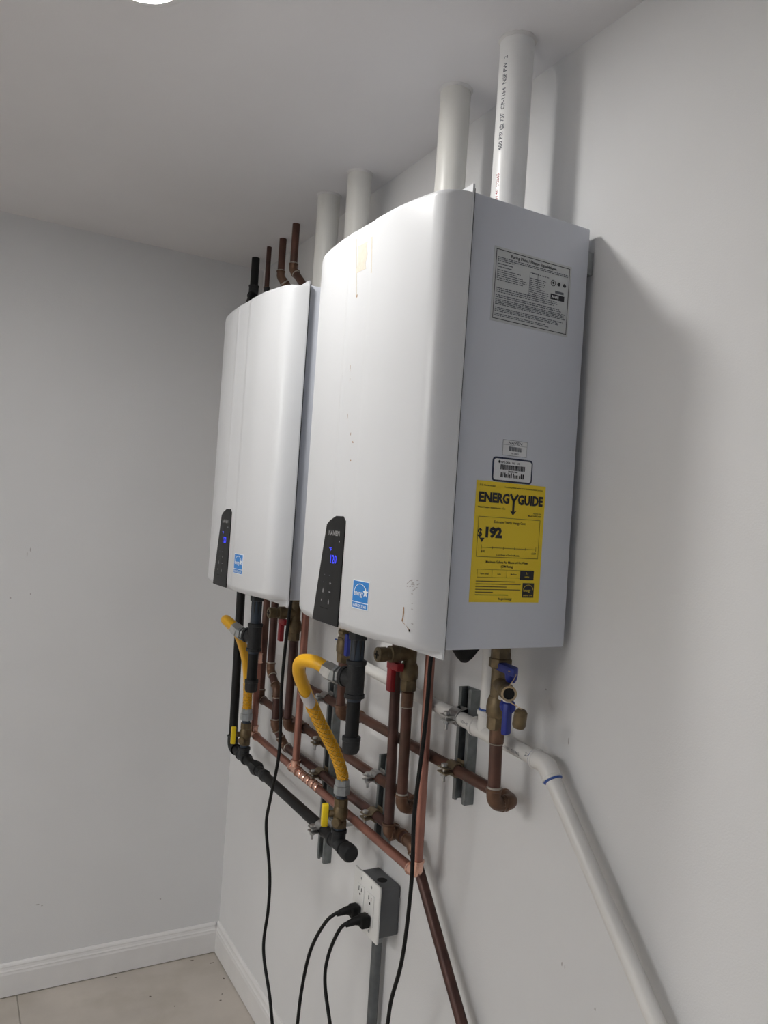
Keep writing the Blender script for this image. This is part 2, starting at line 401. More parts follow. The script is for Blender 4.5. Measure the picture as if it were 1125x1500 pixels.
# control panel
pz0, pz1 = 1.3635, 1.5505
def pl(z): return YN + .3065 + (.2690-.3065)*(z-pz0)/(1.5385-pz0) - (max(0, z-1.5385)*2.6)
def pr(z): return YN + .2055 + (.2025-.2055)*(z-pz0)/(pz1-pz0) + max(0, z-1.5475)*3
cp = MB(); patch(cp, pl, pr, pz0, pz1, .0022, 8, 24); cpo = cp.build('control_panel', M['black_gloss'], h1)
ft = lambda y0, z0, off: (lambda u, v: surf(y0-u, z0+v, off))
lt = MB(); put_text(lt, 'NAVIEN', .0120, ft(YN+.2375, 1.5165, .0028), 0, 0, .012, 'CENTER'); lt.build('lettering', M['print_grey'], cpo, smooth=0)
dg = MB(); put_text(dg, '120', .0200, ft(YN+.2350, 1.4690, .0028), 0, 0, .01, 'CENTER', sx=.85); dg.build('display_digits', M['led'], cpo, smooth=0)
di = MB(); put_text(di, '\u00b0F', .0085, ft(YN+.2465, 1.4895, .0028), 0, 0, .01, 'CENTER')
di.build('display_icon', M['led'], cpo, smooth=0)
bb = blob(lambda u, v: surf(YN+.2161-u, 1.5071+v, .0028), 0, 0, .0010, .0012); bb.build('indicator', M['sticker_white'], cpo, smooth=0)
for (y, z, kind) in [(.2656, 1.4338, 'p'), (.2661, 1.4194, 'i'), (.2395, 1.4341, '+'), (.2397, 1.4188, '-'), (.2698, 1.4023, 'd'), (.2417, 1.4016, 'i'), (.264, 1.447, 'p'), (.244, 1.447, 'p')]:
    bt = MB(); f = ft(YN+y, z, .0028)
    if kind == '+': bt.add([f(a*1.0, b*1.0) for a, b in [(-.003,-.0006),(-.0006,-.0006),(-.0006,-.003),(.0006,-.003),(.0006,-.0006),(.003,-.0006),(.003,.0006),(.0006,.0006),(.0006,.003),(-.0006,.003),(-.0006,.0006),(-.003,.0006)]], [list(range(12))])
    elif kind == '-': quad(bt, f, -.0032, -.0007, .0032, .0007)
    elif kind == 'd': bb = blob(f, 0, 0, .0022, .0022, 10); bt.add(bb.v, bb.f)
    elif kind == 'i': bt.add([f(-.0016, -.004), f(.0016, -.004), f(.0018, .0005), f(0, .0045), f(-.0018, .0005)], [(0,1,2,3,4)])
    else: quad(bt, f, -.002, -.0006, .002, .0006)
    bt.build('button', M['print_grey'] if kind != 'p' else M['ink_grey'], cpo, smooth=0)
ln = MB(); quad(ln, ft(YN+.2735, 1.3888, .0028), 0, 0, .032, .0009); ln.build('door_groove', M['hole'], cpo, smooth=0)
# blue efficiency sticker: white border, arc, script word, star, name line
st = MB(); patch(st, lambda z: YN+.1605, lambda z: YN+.1095, 1.4030, 1.4490, .0006, 5, 5, 0); sto = st.build('efficiency_sticker', M['sticker_white'], h1)
sb = MB(); patch(sb, lambda z: YN+.1590, lambda z: YN+.1110, 1.4145, 1.4476, .0009, 5, 5); patch(sb, lambda z: YN+.1590, lambda z: YN+.1110, 1.4044, 1.4131, .0009, 5, 2)
sb.build('blue_field', M['sticker_blue'], sto, smooth=0)
lg = MB(); f = ft(YN+.135, 1.4305, .0013)
N = 18; R0, R1 = .0185, .0172
for k in range(N):
    a0 = math.radians(-8 + 196*k/N); a1 = math.radians(-8 + 196*(k+1)/N)
    lg.add([f(R1*math.cos(a0)*1.05, R1*math.sin(a0)*.85-.002), f(R0*math.cos(a0)*1.05, R0*math.sin(a0)*.85-.002), f(R0*math.cos(a1)*1.05, R0*math.sin(a1)*.85-.002), f(R1*math.cos(a1)*1.05, R1*math.sin(a1)*.85-.002)], [(0,1,2,3)])
put_text(lg, 'energy', .0125, f, -.0195, -.0055, .012, 'LEFT', sx=.85)
star = []
for k in range(10):
    a = math.radians(90+36*k); r = .0085 if k % 2 == 0 else .0036
    star.append(f(.0165+r*math.cos(a), .0005+r*math.sin(a)))
lg.add(star, [list(range(10))])
lg.build('logo', M['sticker_white'], sto, smooth=0)
lg = MB(); put_text(lg, 'ENERGY STAR', .0066, ft(YN+.135, 1.4062, .0013), 0, 0, .012, 'CENTER', sx=1.0); lg.build('lettering', M['sticker_white'], sto, smooth=0)
near_only = []
# glue residue, drips and rust marks on the near cover
for yl_, yr_, z0_, z1_, nn in ((.2350, .2325, 1.925, 2.030, 6), (.1835, .1790, 1.955, 2.018, 6)):
    rs = MB(); patch(rs, lambda z: YN+yl_-(2.03-z)*.14, lambda z: YN+yr_-(2.03-z)*.14, z0_, z1_, .0003, 1, nn); near_only.append(rs.build('glue_residue', M['residue'], h1, smooth=0))
rs = MB(); patch(rs, lambda z: YN+.2240 + .001*math.sin(z*300), lambda z: YN+.1930 + .002*math.sin(z*220), 1.968, 2.014, .0003, 4, 12); near_only.append(rs.build('glue_residue', M['residue'], h1, smooth=0))
for y, z, a, b, an in [(.217, 1.927, .002, .003, 0), (.224, 1.804, .001, .006, 0), (.222, 1.785, .001, .003, 0), (.197, 1.676, .003, .0015, .4), (.206, 1.69, .001, .003, 0), (.20, 1.645, .0015, .002, 0), (.222, 1.72, .001, .006, .1)]:
    near_only.append(blob(lambda u, v: surf(YN+u, v, .0004), y, z, a, b, 8, an).build('rust_spot', M['rust'], h1, smooth=0))
ru = MB(); pts = [(.0258, 1.4215), (.0256, 1.4130), (.0262, 1.4045), (.0275, 1.4000), (.0225, 1.3965), (.0168, 1.3930), (.0135, 1.3890)]; vs = []
for k, (a, b) in enumerate(pts): wd = .0008+.0006*math.sin(k*1.3)**2; vs += [surf(YN+a+wd, b, .0005), surf(YN+a-wd, b-.0008, .0005)]
ru.add(vs, [(2*k, 2*k+1, 2*k+3, 2*k+2) for k in range(len(pts)-1)])
near_only.append(ru.build('drip_stain', M['rust'], h1, smooth=0))
near_only.append(blob(lambda u, v: surf(YN+u, v, .0006), .0127, 1.3875, .0016, .0022).build('drip_bead', M['black'], h1, smooth=0))
ru = MB()
for k in range(14):
    y = YN+.0125 + random.uniform(-.008, .010); z = 1.4555 + random.uniform(-.008, .010)
    t = blob(lambda u, v: surf(u, v, .0004), y, z, random.uniform(.0015, .004), .0008, 7, random.uniform(-.8, .4)); ru.add(t.v, t.f)
for y, z in [(.0122, 1.4423), (.0112, 1.4282), (.011, 1.420), (.009, 1.3982)]:
    t = blob(lambda u, v: surf(u, v, .0004), YN+y, z, .0022, .0007, 7); ru.add(t.v, t.f)
o = ru.build('scratch', M['scuff'], h1, smooth=0); o['kind'] = 'stuff'; near_only.append(o)

# labels on the near side (plane y = YN), u = +x, v = +z
fs_ = lambda x0, z0, off: (lambda u, v: (x0+u, YN-off, z0+v))
def card(parent, name, x0, z0, x1, z1, m, off=.0006, rr=0):
    mb = MB()
    if rr:
        poly = []
        for cx, cz, a in ((x1-rr, z0+rr, -90), (x1-rr, z1-rr, 0), (x0+rr, z1-rr, 90), (x0+rr, z0+rr, 180)):
            for k in range(5):
                t = math.radians(a+90*k/4); poly.append((cx+rr*math.cos(t), cz+rr*math.sin(t)))
    else: poly = [(x0, z0), (x1, z0), (x1, z1), (x0, z1)]
    mb.prism(poly, lambda u, v, d: (u, YN-d, v), -.0002, off)
    return mb.build(name, m, parent, smooth=0)
# rating plate
rl = card(h1, 'rating_label', -.2096, 1.867, -.0528, 1.982, M['label_grey']); near_only.append(rl)
f = fs_(-.2096, 1.867, .0009); W, H = .1568, .115
pk = MB(); frame(pk, f, .0035, .0035, W-.0035, H-.0035, .0011)
put_text(pk, 'Rating Plate / Plaque Signal\u00e9tique', .0070, f, W/2, H-.0125, .02, 'CENTER', sx=1.0)
quad(pk, f, W-.041, .055, W-.012, .064)
for k, u in enumerate((W-.036, W-.024, W-.012)):
    t = blob(lambda a, b: f(u+a-.001, .0815+b), 0, 0, .0035, .0035, 12)
    if k == 0:
        for q in range(16):
            a0, a1 = q*math.pi/8, (q+1)*math.pi/8
            pk.add([f(u-.001+.0042*math.cos(a0), .0815+.0042*math.sin(a0)), f(u-.001+.0052*math.cos(a0), .0815+.0052*math.sin(a0)), f(u-.001+.0052*math.cos(a1), .0815+.0052*math.sin(a1)), f(u-.001+.0042*math.cos(a1), .0815+.0042*math.sin(a1))], [(0,1,2,3)])
        t = blob(lambda a, b: f(u+a-.001, .0815+b), 0, 0, .0022, .0022, 12)
    pk.add(t.v, t.f)
pk.build('heading_print', M['ink'], rl, smooth=0)
fine = MB()
def lines(u0, u1, v0, v1, step, h, mean=.006, gap=.0012, keep=1.0, wobble=.1):
    v = v1
    while v > v0:
        u = u0; end = u0+(u1-u0)*random.uniform(1-wobble, 1)
        while u < end:
            wd = min(random.uniform(.4, 1.6)*mean, end-u)
            quad(fine, f, u, v, u+wd, v+h); u += wd+gap
        v -= step
lines(.007, W-.007, .0955, .0985, .0026, .0014, wobble=.02)
lines(.007, .045, .083, .093, .0046, .0015, wobble=.3)
lines(.007, .068, .061, .079, .0031, .0013, wobble=.35)
lines(.075, .112, .083, .087, .005, .0014, wobble=.3)
lines(.072, .114, .054, .079, .0031, .0013, wobble=.5)
frame(fine, f, .071, .052, .088, .089, .0007)
lines(.007, W-.020, .044, .051, .0030, .0015, wobble=.15)
lines(.007, W-.007, .036, .040, .0029, .0016, wobble=.1)
lines(.007, W-.007, .0245, .0335, .0025, .0015, wobble=.03)
lines(.007, W-.012, .0140, .0205, .0025, .0015, wobble=.2)
lines(.007, W-.007, .0065, .011, .0025, .0014, wobble=.5)
quad(fine, f, W-.032, .066, W-.014, .070)
fine.build('fine_print', M['ink_grey'], rl, smooth=0)
wt = MB(); f2 = fs_(-.2096, 1.867, .0013); put_text(wt, 'AHRI', .0066, f2, W-.039, .0573, .02); wt.build('lettering', M['label_white'], rl, smooth=0)
# small barcode sticker
bl = card(h1, 'barcode_sticker', -.1697, 1.6625, -.1215, 1.687, M['label_white']); near_only.append(bl)
f = fs_(-.1697, 1.6625, .0009); pk = MB(); frame(pk, f, 0, 0, .0482, .0245, .0005)
put_text(pk, 'NAVIEN', .0062, f, .0245, .0180, .03, 'CENTER', sx=1.25)
quad(pk, f, 0, .0165, .0482, .0169)
u = .0125
while u < .0375: wd = random.choice((.0005, .0009, .0013)); quad(pk, f, u, .0075, u+wd, .0145); u += wd+random.choice((.0005, .0009))
put_text(pk, '7F 18003', .0040, f, .0245, .0025, .01, 'CENTER'); pk.build('barcode_print', M['ink_grey'], bl, smooth=0)
# rounded barcode sticker with a navy border
b2 = card(h1, 'barcode_sticker', -.1870, 1.6205, -.1075, 1.6590, M['ink_navy'], .0007, .006); near_only.append(b2)
card(b2, 'white_field', -.1842, 1.6233, -.1103, 1.6562, M['label_white'], .0010, .004)
f = fs_(-.1842, 1.6233, .0014); pk = MB()
put_text(pk, '\u25cf', .006, f, .007, .0262, 0); put_text(pk, 'NPE-240A   NG   US', .0042, f, .013, .0265, .015)
u = .0125
while u < .060: wd = random.choice((.0005, .0009, .0014)); quad(pk, f, u, .0165, u+wd, .0245); u += wd+random.choice((.0004, .0008))
u = .0135
while u < .058:
    wd = random.choice((.0008, .0016, .0024)); quad(pk, f, u, .0045, u+wd, .0045+random.choice((.005, .0075))); u += wd+random.choice((.0005, .0012, .0026))
put_text(pk, '7402ZW1880', .0034, f, .037, .0130, .01, 'CENTER'); pk.build('barcode_print', M['ink'], b2, smooth=0)
# yellow energy label
EX0, EZ0, EW, EH = -.2148, 1.4323, .1372, .1875
el = card(h1, 'energy_label', EX0, EZ0, EX0+EW, EZ0+EH, M['energy_yellow']); near_only.append(el)
f = fs_(EX0, EZ0, .0010); pk = MB()
put_text(pk, 'U.S. Government', .0042, f, .006, .1795, .01)
put_text(pk, 'Federal law prohibits removal of this label before consumer purchase.', .0034, f, EW-.006, .1795, .01, 'RIGHT', sx=.8)
put_text(pk, 'EN', .0205, f, .0050, .1555, .05, 'LEFT', sx=1.0)
put_text(pk, 'ERG', .0205, f, .0310, .1555, .05, 'LEFT', sx=.90)
put_text(pk, 'GUIDE', .0205, f, .0815, .1555, .05, 'LEFT', sx=.84)
def bar(a, b, t):
    a, b = Vector(a), Vector(b); d = (b-a).normalized(); nn = Vector((-d.y, d.x))*t/2
    pk.add([f(*(a-nn)), f(*(b-nn)), f(*(b+nn)), f(*(a+nn))], [(0,1,2,3)])
bar((.0665, .1705), (.0735, .1595), .0042); bar((.0815, .1705), (.0735, .1595), .0042); bar((.0735, .1605), (.0735, .1420), .0042)
pk.add([f(.0665, .1450), f(.0735, .1370), f(.0805, .1450), f(.0735, .1425)], [(0,1,2,3)])
put_text(pk, 'Water Heater - Instantaneous - Gas', .0040, f, .005, .1455, .012, sx=.9)
put_text(pk, 'Navien Inc.', .0038, f, EW-.006, .1415, .01, 'RIGHT'); put_text(pk, 'Model NPE-240A', .0038, f, EW-.006, .1370, .01, 'RIGHT')
frame(pk, f, .0075, .0700, EW-.0075, .1325, .0006)
put_text(pk, 'Estimated Yearly Energy Cost', .0056, f, EW/2, .1235, .016, 'CENTER', sx=.92)
put_text(pk, '$', .0175, f, .0070, .1015, .02, sx=1.0); put_text(pk, '192', .0205, f, .0195, .1015, .065, sx=1.12)
pk.add([f(.0115, .0995), f(.0215, .0995), f(.0165, .0925)], [(0,1,2)])
quad(pk, f, .0160, .0845, EW-.0125, .0851)
for k in range(6): quad(pk, f, .0160+k*.0216, .0828 if k not in (0, 5) else .0815, .0166+k*.0216, .0868 if k not in (0, 5) else .0890)
put_text(pk, '$192', .0042, f, .0160, .0772, .012); put_text(pk, '$238', .0042, f, EW-.0125, .0772, .012, 'RIGHT')
put_text(pk, 'Cost Range of Similar Models', .0038, f, EW/2, .0728, .012, 'CENTER')
put_text(pk, 'Maximum Gallons Per Minute of Hot Water', .0052, f, EW/2, .0610, .02, 'CENTER', sx=.9)
put_text(pk, '(GPM Rating)', .0050, f, EW/2, .0545, .02, 'CENTER', sx=.9)
frame(pk, f, .0115, .0385, EW-.0150, .0510, .0004)
for k in (1, 2): quad(pk, f, .0115+k*.0285, .0385, .0119+k*.0285, .0510)
for k, s in enumerate(('Very Small', 'Low', 'Medium')): put_text(pk, s, .0038, f, .0255+k*.0285, .0430, .012, 'CENTER')
quad(pk, f, .0955, .0360, .1235, .0510)
v = .0320
for ln in (.076, .088, .060, .088, .034, .064): quad(pk, f, .010, v, .010+ln, v+.0010); v -= .0042
put_text(pk, 'ftc.gov/energy', .0048, f, EW/2, .0040, .016, 'CENTER')
quad(pk, f, .1020, .0080, .1255, .0310)
pk.build('lettering', M['ink'], el, smooth=0)
pk = MB(); f = fs_(EX0, EZ0, .0014)
put_text(pk, '5.1', .0048, f, .1095, .0450, .01, 'CENTER'); put_text(pk, 'HIGH', .0036, f, .1095, .0395, .01, 'CENTER')
for k in range(12):
    a0, a1 = math.pi*k/12, math.pi*(k+1)/12
    pk.add([f(.1137+r*math.cos(a), .0205+r*.8*math.sin(a)) for r, a in ((.0092, a0), (.0100, a0), (.0100, a1), (.0092, a1))], [(0,1,2,3)])
put_text(pk, 'energy', .0062, f, .1040, .0175, .01, sx=.85); put_text(pk, 'ENERGY STAR', .0030, f, .1137, .0105, .01, 'CENTER')
pk.build('white_lettering', M['energy_yellow'], el, smooth=0)
# far heater: the same unit without the things seen only on the near one
h2 = copy_tree(h1, None, set(near_only))
h2.location = (h1.location.x, h1.location.y+SPACING, h1.location.z)
h2['label'] = 'white wall-mounted tankless water heater farther away, partly hidden behind the other one'

# ------------------------------------------------------------------ vent pipes
def vent(x, y, z0, label, m, printed=False):
    t = thing('vent_pipe', (x, y, z0), label, 'pipe', 'white vent pipes into the ceiling')
    MB().tube([(x, y, z0), (x, y, ZC+.012)], .0300, 32).build('pipe', m, t)
    MB().lathe((x, y, z0), (0,0,1), [(0, .040), (.006, .040), (.008, .034), (.018, .0335), (.020, .0302)], 32).build('collar', M['black'], t)
    mb = MB(); N = 40; prof = []
    mb.lathe((x, y, ZC), (0,0,-1), [(0, .0335), (.0015, .033), (.0035, .0312), (.005, .0302)], N)
    for q in mb.v: q.x += random.uniform(-.001, .001); q.y += random.uniform(-.001, .001)
    mb.build('caulk_ring', M['caulk'], t)
    if printed:
        def wrap(a0, z0_):
            return lambda u, v: (x+.0303*math.cos(a0-v/.03), y+.0303*math.sin(a0-v/.03), z0_+u)
        aa = math.radians(202)
        pk = MB(); put_text(pk, '480 PSI @ 73F  CP-1154  NSF PW  2', .0108, wrap(aa, 2.200), 0, 0, .018, sx=1.0)
        for q in pk.v: pass
        pk.build('lettering', M['ink_grey'], t, smooth=0)
        pk = MB(); put_text(pk, 'PVC-1120  SCH 40  D2665', .0085, wrap(aa-.05, 2.065), 0, 0, .012); pk.build('red_lettering', M['ink_red'], t, smooth=0)
vent(-.0965, 1.095, ZB+HH, 'white plastic vent pipe with lettering, rightmost and nearest above the near heater', M['pvc_near'], True)
vent(-.0965, 1.2865, ZB+HH, 'cream-white vent pipe just left of the lettered one, above the near heater', M['pvc_vent'])
vent(-.079, 1.733, ZB+HH, 'cream-white vent pipe third from the right, rising behind the near heater', M['pvc_vent'])
vent(-.084, 1.903, ZB+HH, 'cream-white vent pipe farthest left, rising behind the far heater', M['pvc_vent'])

# ------------------------------------------------------------------ copper plumbing
r34 = .0111
XP = -.036
ZA, ZBB, ZCC = 1.079, .968, .883
XR = -.08
def solder_band(parent, p, d, r, L=.022, m=None):
    p, d = Vector(p), Vector(d).normalized()
    MB().lathe(p-d*L/2, d, [(0, r*1.02), (.001, r*1.14), (L-.001, r*1.14), (L, r*1.02)], 16).build('coupling', m or M['copper_elbow'], parent)
    MB().lathe(p-d*(L/2+.002), d, [(0, r*1.01), (.001, r*1.09), (.002, r*1.12)], 16).build('solder_joint', M['solder'], parent)
# A: upper header between the two cold valves and the thick pipe through the ceiling
t = thing('copper_pipe', (XP, 1.05, ZA), 'uppermost horizontal brown copper pipe along the wall, joining the blue-handled valves', 'pipe')
pipe_run(t, [(XR, 1.050, 1.212), (XR, 1.046, ZA), (XP, 1.046, ZA), (XP, 2.045, ZA), (XP, 2.045, 2.15), (-.078, 2.145, 2.268), (-.078, 2.145, ZC+.01)], r34, .016, M['copper'], M['copper_elbow'], ring=M['solder'])
solder_band(t, (XR, 1.049, 1.198), (0,0,1), r34, .03)
tee(t, (XP, 1.642, ZA), (0,1,0), (-1,0,0), r34, M['copper_elbow'], .022, .03, 1.14)
pipe_run(t, [(XP-.02, 1.642, ZA), (XR, 1.642, ZA), (XR, 1.645, 1.212)], r34, .014, M['copper'], M['copper_elbow'])
# B: hot header
t = thing('copper_pipe', (XP, 1.345, ZBB), 'middle horizontal brown copper pipe along the wall, feeding the red-handled valves', 'pipe')
pipe_run(t, [(XR, 1.345, 1.212), (XR, 1.341, ZBB), (XP, 1.341, ZBB), (XP, 2.285, ZBB), (XP, 2.285, 2.255), (-.063, 2.287, 2.285), (-.063, 2.287, ZC+.01)], r34, .016, M['copper'], M['copper_elbow'], ring=M['solder'])
solder_band(t, (XR, 1.345, 1.188), (0,0,1), r34, .03)
tee(t, (XP, 1.955, ZBB), (0,1,0), (-1,0,0), r34, M['copper_elbow'], .022, .03, 1.14)
pipe_run(t, [(XP-.02, 1.955, ZBB), (XR, 1.955, ZBB), (XR, 1.95, 1.212)], r34, .014, M['copper_dark'], M['copper_elbow'])
# C: return header with the slanting tail
t = thing('copper_pipe', (XP, 1.36, ZCC), 'lowest brown copper pipe, turning down the wall at a slant below the outlet box', 'pipe')
dy, dz = -.145, -.17
pipe_run(t, [(-.062, 2.15, ZB-.002), (-.062, 2.15, 1.085), (-.062, 2.088, 1.04), (-.062, 2.086, .938), (XP, 2.070, ZCC), (XP, 1.362, ZCC), (XP, 1.362+dy*4.2, ZCC+dz*4.2)], r34, .018, M['copper_dark'], M['copper_elbow'], ring=M['solder'])
tee(t, (XP, 1.418, ZCC), (0,1,0), (-1,0,0), r34, M['copper_elbow'], .022, .022, 1.14)
pipe_run(t, [(XP-.012, 1.418, ZCC), (-.060, 1.418, ZCC), (-.060, 1.435, ZB-.002)], r34, .012, M['copper_dark'], M['copper_elbow'])
# D: fresh copper relief line
XL = -.062
t = thing('copper_pipe', (XL, 1.296, .857), 'bright pinkish copper drain pipe in front of the others, with shiny elbow fittings', 'pipe')
rr = .0100
pipe_run(t, [(XL, 1.298, ZB-.002), (XL, 1.294, .853), (XL, 2.252, .868), (XL, 2.256, 1.10), (XL, 2.27, 1.20)], rr, .013, M['copper_new'], M['copper_bright'], fat=1.2, hub=.014)
tee(t, (XL, 1.921, .8635), (0,1,0), (0,0,1), rr, M['copper_bright'], .024, .026, 1.2)
MB().tube([(XL, 1.921, .88), (XL, 1.921, ZB-.002)], rr, 16).build('pipe', M['copper_new'], t)
for k in range(5):
    y = 1.888 - k*.026
    MB().lathe((XL, y, .863), (0,-1,0), [(0, rr*1.02), (.002, rr*1.26), (.015, rr*1.26), (.018, rr*1.02)], 16).build('fitting_ring', M['copper_bright'], t)
# thin pipe up to the ceiling
t = thing('copper_pipe', (-.071, 2.387, 1.12), 'thin dark copper pipe entering the ceiling beside the black gas pipe', 'pipe')
pipe_run(t, [(-.071, 2.33, 1.72), (-.071, 2.375, 2.21), (-.071, 2.387, 2.26), (-.071, 2.387, ZC+.01)], .0079, .02, M['copper_dark'], M['copper_elbow'])
solder_band(t, (-.071, 2.383, 2.262), (0, .05, 1), .0079, .02, M['iron_fit'])

# ------------------------------------------------------------------ gas piping
rg = .0128
XG = -.095; ZG = .806
t = thing('gas_pipe', (XG, 1.52, ZG), 'black iron gas pipe, down from the ceiling and along the wall at the bottom', 'pipe')
pipe_run(t, [(-.069, 2.52, ZC+.01), (-.069, 2.52, 2.285), (-.112, 2.44, 2.205), (-.108, 2.355, 2.10), (XG, 2.345, ZG), (XG, 1.52, ZG)], rg*1.05, .02, M['iron'], M['iron_fit'], hub=.016, fat=1.22)
tee(t, (XG, 2.236, ZG), (0,1,0), (0,0,1), rg, M['iron_fit'], .030, .030, 1.25)
MB().lathe((XG, 2.150, ZG), (0,-1,0), [(0, .016), (.012, .016), (.013, .020), (.032, .021), (.045, .018), (.046, .0145), (.07, .0145)], 8).build('union', M['iron_fit'], t)
MB().lathe((XG, 2.075, ZG), (0,-1,0), [(0, .0145), (.02, .017), (.024, .0145), (.03, .0130)], 16).build('coupling', M['iron_fit'], t)
tee(t, (XG, 1.578, ZG), (0,1,0), (0,0,1), rg, M['iron_fit'], .032, .032, 1.25)
MB().lathe((XG, 1.549, ZG), (0,-1,0), [(0, .0155), (.008, .0155), (.012, .0195), (.032, .0195), (.038, .0165), (.040, .010)], 16).build('end_cap', M['iron_fit'], t)

def gas_valve(y, label):
    x, z = XG, ZG+.030
    t = thing('gas_valve', (x, y, z), label, 'valve', 'brass gas shut-off valves with yellow handles')
    MB().lathe((x, y, z-.004), (0,0,1), [(0, .0135), (.012, .0135)], 16).build('nipple', M['thread'], t)
    mb = MB(); mb.lathe((x, y, z+.006), (0,0,1), [(0, .0150), (.001, .0165), (.017, .0165), (.018, .0145)], 8)
    mb.lathe((x, y, z+.022), (0,0,1), [(0, .0140), (.006, .0165), (.016, .0180), (.028, .0165), (.034, .0140)], 20)
    mb.lathe((x, y, z+.055), (0,0,1), [(0, .0145), (.001, .0165), (.017, .0165), (.018, .0150)], 8)
    mb.lathe((x-.006, y-.004, z+.022), (-.75,-.65,0), [(0, .011), (.014, .011), (.016, .0085)], 14)
    mb.build('body', M['brass'], t)
    MB().lathe((x, y, z+.038), (-1,.25,0), [(0, .008), (.026, .008), (.028, .006)], 12).build('stem', M['brass'], t)
    c = V(x-.034, y+.010, z+.036)
    poly = [(-.006, -.027), (.006, -.027), (.008, -.018), (.0095, .012), (.0075, .022), (0, .026), (-.0075, .022), (-.0095, .012), (-.008, -.018)]
    d = V(-1, .25, 0).normalized(); sdir = V(.25, 1, 0).normalized()
    MB().prism(poly, lambda u, v, k: c + sdir*u + V(0,0,v) + d*k, -.007, .007).build('handle', M['handle_yellow'], t, bevel=.002)
    MB().lathe((x, y, z+.073), (0,0,1), [(0, .0125), (.014, .0125)], 16).build('sealed_thread', M['thread'], t)
    return z+.083
zt1 = gas_valve(1.578, 'brass gas valve with yellow handle under the near yellow hose, by the outlet box')
zt2 = gas_valve(2.236, 'brass gas valve with yellow handle under the far yellow hose, in the left corner')

def spline(pts, n=8):
    pts = [Vector(p) for p in pts]; out = []
    for i in range(len(pts)-1):
        p0, p1, p2, p3 = pts[max(0, i-1)], pts[i], pts[i+1], pts[min(len(pts)-1, i+2)]
        for j in range(n):
            t = j/n; out.append(.5*((2*p1)+(p2-p0)*t+(2*p0-5*p1+4*p2-p3)*t*t+(3*p1-p0-3*p2+p3)*t**3))
    return out + [pts[-1]]
def gas_hose(pts, label, rib_from, tag_at=None):
    t = thing('gas_hose', pts[-1], label, 'hose', 'yellow flexible gas hoses')
    d0 = (Vector(pts[1])-Vector(pts[0])).normalized()
    MB().lathe(pts[0], d0, [(0, .0155), (.001, .0185), (.016, .0185), (.017, .0165), (.024, .0165), (.026, .0145)], 6).build('hose_nut', M['zinc'], t, smooth=20)
    e = Vector(pts[-1])
    MB().lathe(e+V(0,0,-.030), (0,0,1), [(0, .0155), (.001, .0185), (.020, .0185), (.021, .0165), (.034, .0160), (.036, .0135)], 6).build('hose_nut', M['galv'], t, smooth=20)
    sp = spline([Vector(pts[0])+d0*.022] + [Vector(p) for p in pts[1:]], 10)
    k = int(len(sp)*rib_from)
    MB().tube(sp[:k+1], .0132, 18).build('smooth_jacket', M['yellow'], t)
    # ribbed lower half
    low = sp[k:]; L = sum((b-a).length for a, b in zip(low, low[1:])); n = max(10, int(L/.0052)); path = []; rad = []
    cum = [0]
    for a, b in zip(low, low[1:]): cum.append(cum[-1]+(b-a).length)
    def at(s):
        for i in range(len(low)-1):
            if s <= cum[i+1] or i == len(low)-2: return low[i].lerp(low[i+1], min(1, (s-cum[i])/(cum[i+1]-cum[i])))
    for i in range(n*4+1):
        path.append(at(L*i/(n*4))); rad.append(.0125+.0010*math.cos(i*math.pi/2))
    MB().tube(path, rad, 18).build('ribbed_jacket', M['yellow'], t)
    mb = MB()      # the fine criss-cross net over the ribs
    for s in (1, -1):
        for q in range(6):
            hel = []
            for i in range(n*3+1):
                a = at(L*i/(n*3)); b = at(min(L, L*i/(n*3)+.004)); tt = (b-a).normalized() if (b-a).length > 1e-6 else (low[-1]-low[-2]).normalized()
                n1 = tt.cross(V(0,0,1)).normalized() if abs(tt.z) < .99 else V(1,0,0); n2 = tt.cross(n1)
                an = s*(i*L/(n*3))/.016 + q*math.pi/3
                hel.append(a + (n1*math.cos(an)+n2*math.sin(an))*.0134)
            mb.tube(hel, .0007, 4)
    o = mb.build('net_sleeve', M['yellow_rib'], t)
    if tag_at is not None:
        i = int(len(sp)*tag_at); a, b = sp[i], sp[i+5]; dd = (b-a).normalized()
        mb = MB(); seg = 20; rows = 5; vs = []
        n1 = dd.cross(V(0,0,1)).normalized(); n2 = dd.cross(n1)
        for j in range(rows+1):
            for q in range(seg+1):
                an = math.pi*2*q/seg*.8; sk = .010*math.sin(an*1.5)
                p = a + (b-a)*(j/rows)*.75 + dd*sk + (n1*math.cos(an)+n2*math.sin(an))*.0144
                vs.append(p)
        fs = [(j*(seg+1)+q, j*(seg+1)+q+1, (j+1)*(seg+1)+q+1, (j+1)*(seg+1)+q) for j in range(rows) for q in range(seg)]
        mb.add(vs, fs).build('paper_tag', M['tag'], t)
gas_hose([(-.247, 1.35, 1.245), (-.270, 1.39, 1.261), (-.284, 1.425, 1.256), (-.277, 1.45, 1.229), (-.250, 1.475, 1.187), (-.195, 1.515, 1.109), (-.132, 1.555, 1.026), (-.100, 1.574, .968), (XG, 1.578, zt1+.028)],
         'near yellow flexible gas hose with a torn paper tag, under the near heater', .56, .5)
gas_hose([(-.236, 1.945, 1.231), (-.250, 1.98, 1.249), (-.254, 2.01, 1.254), (-.228, 2.05, 1.235), (-.184, 2.10, 1.198), (-.130, 2.18, 1.114), (-.103, 2.222, 1.03), (-.096, 2.234, .975), (XG, 2.236, zt2+.028)],
         'far yellow flexible gas hose, curling out under the far heater', .75)

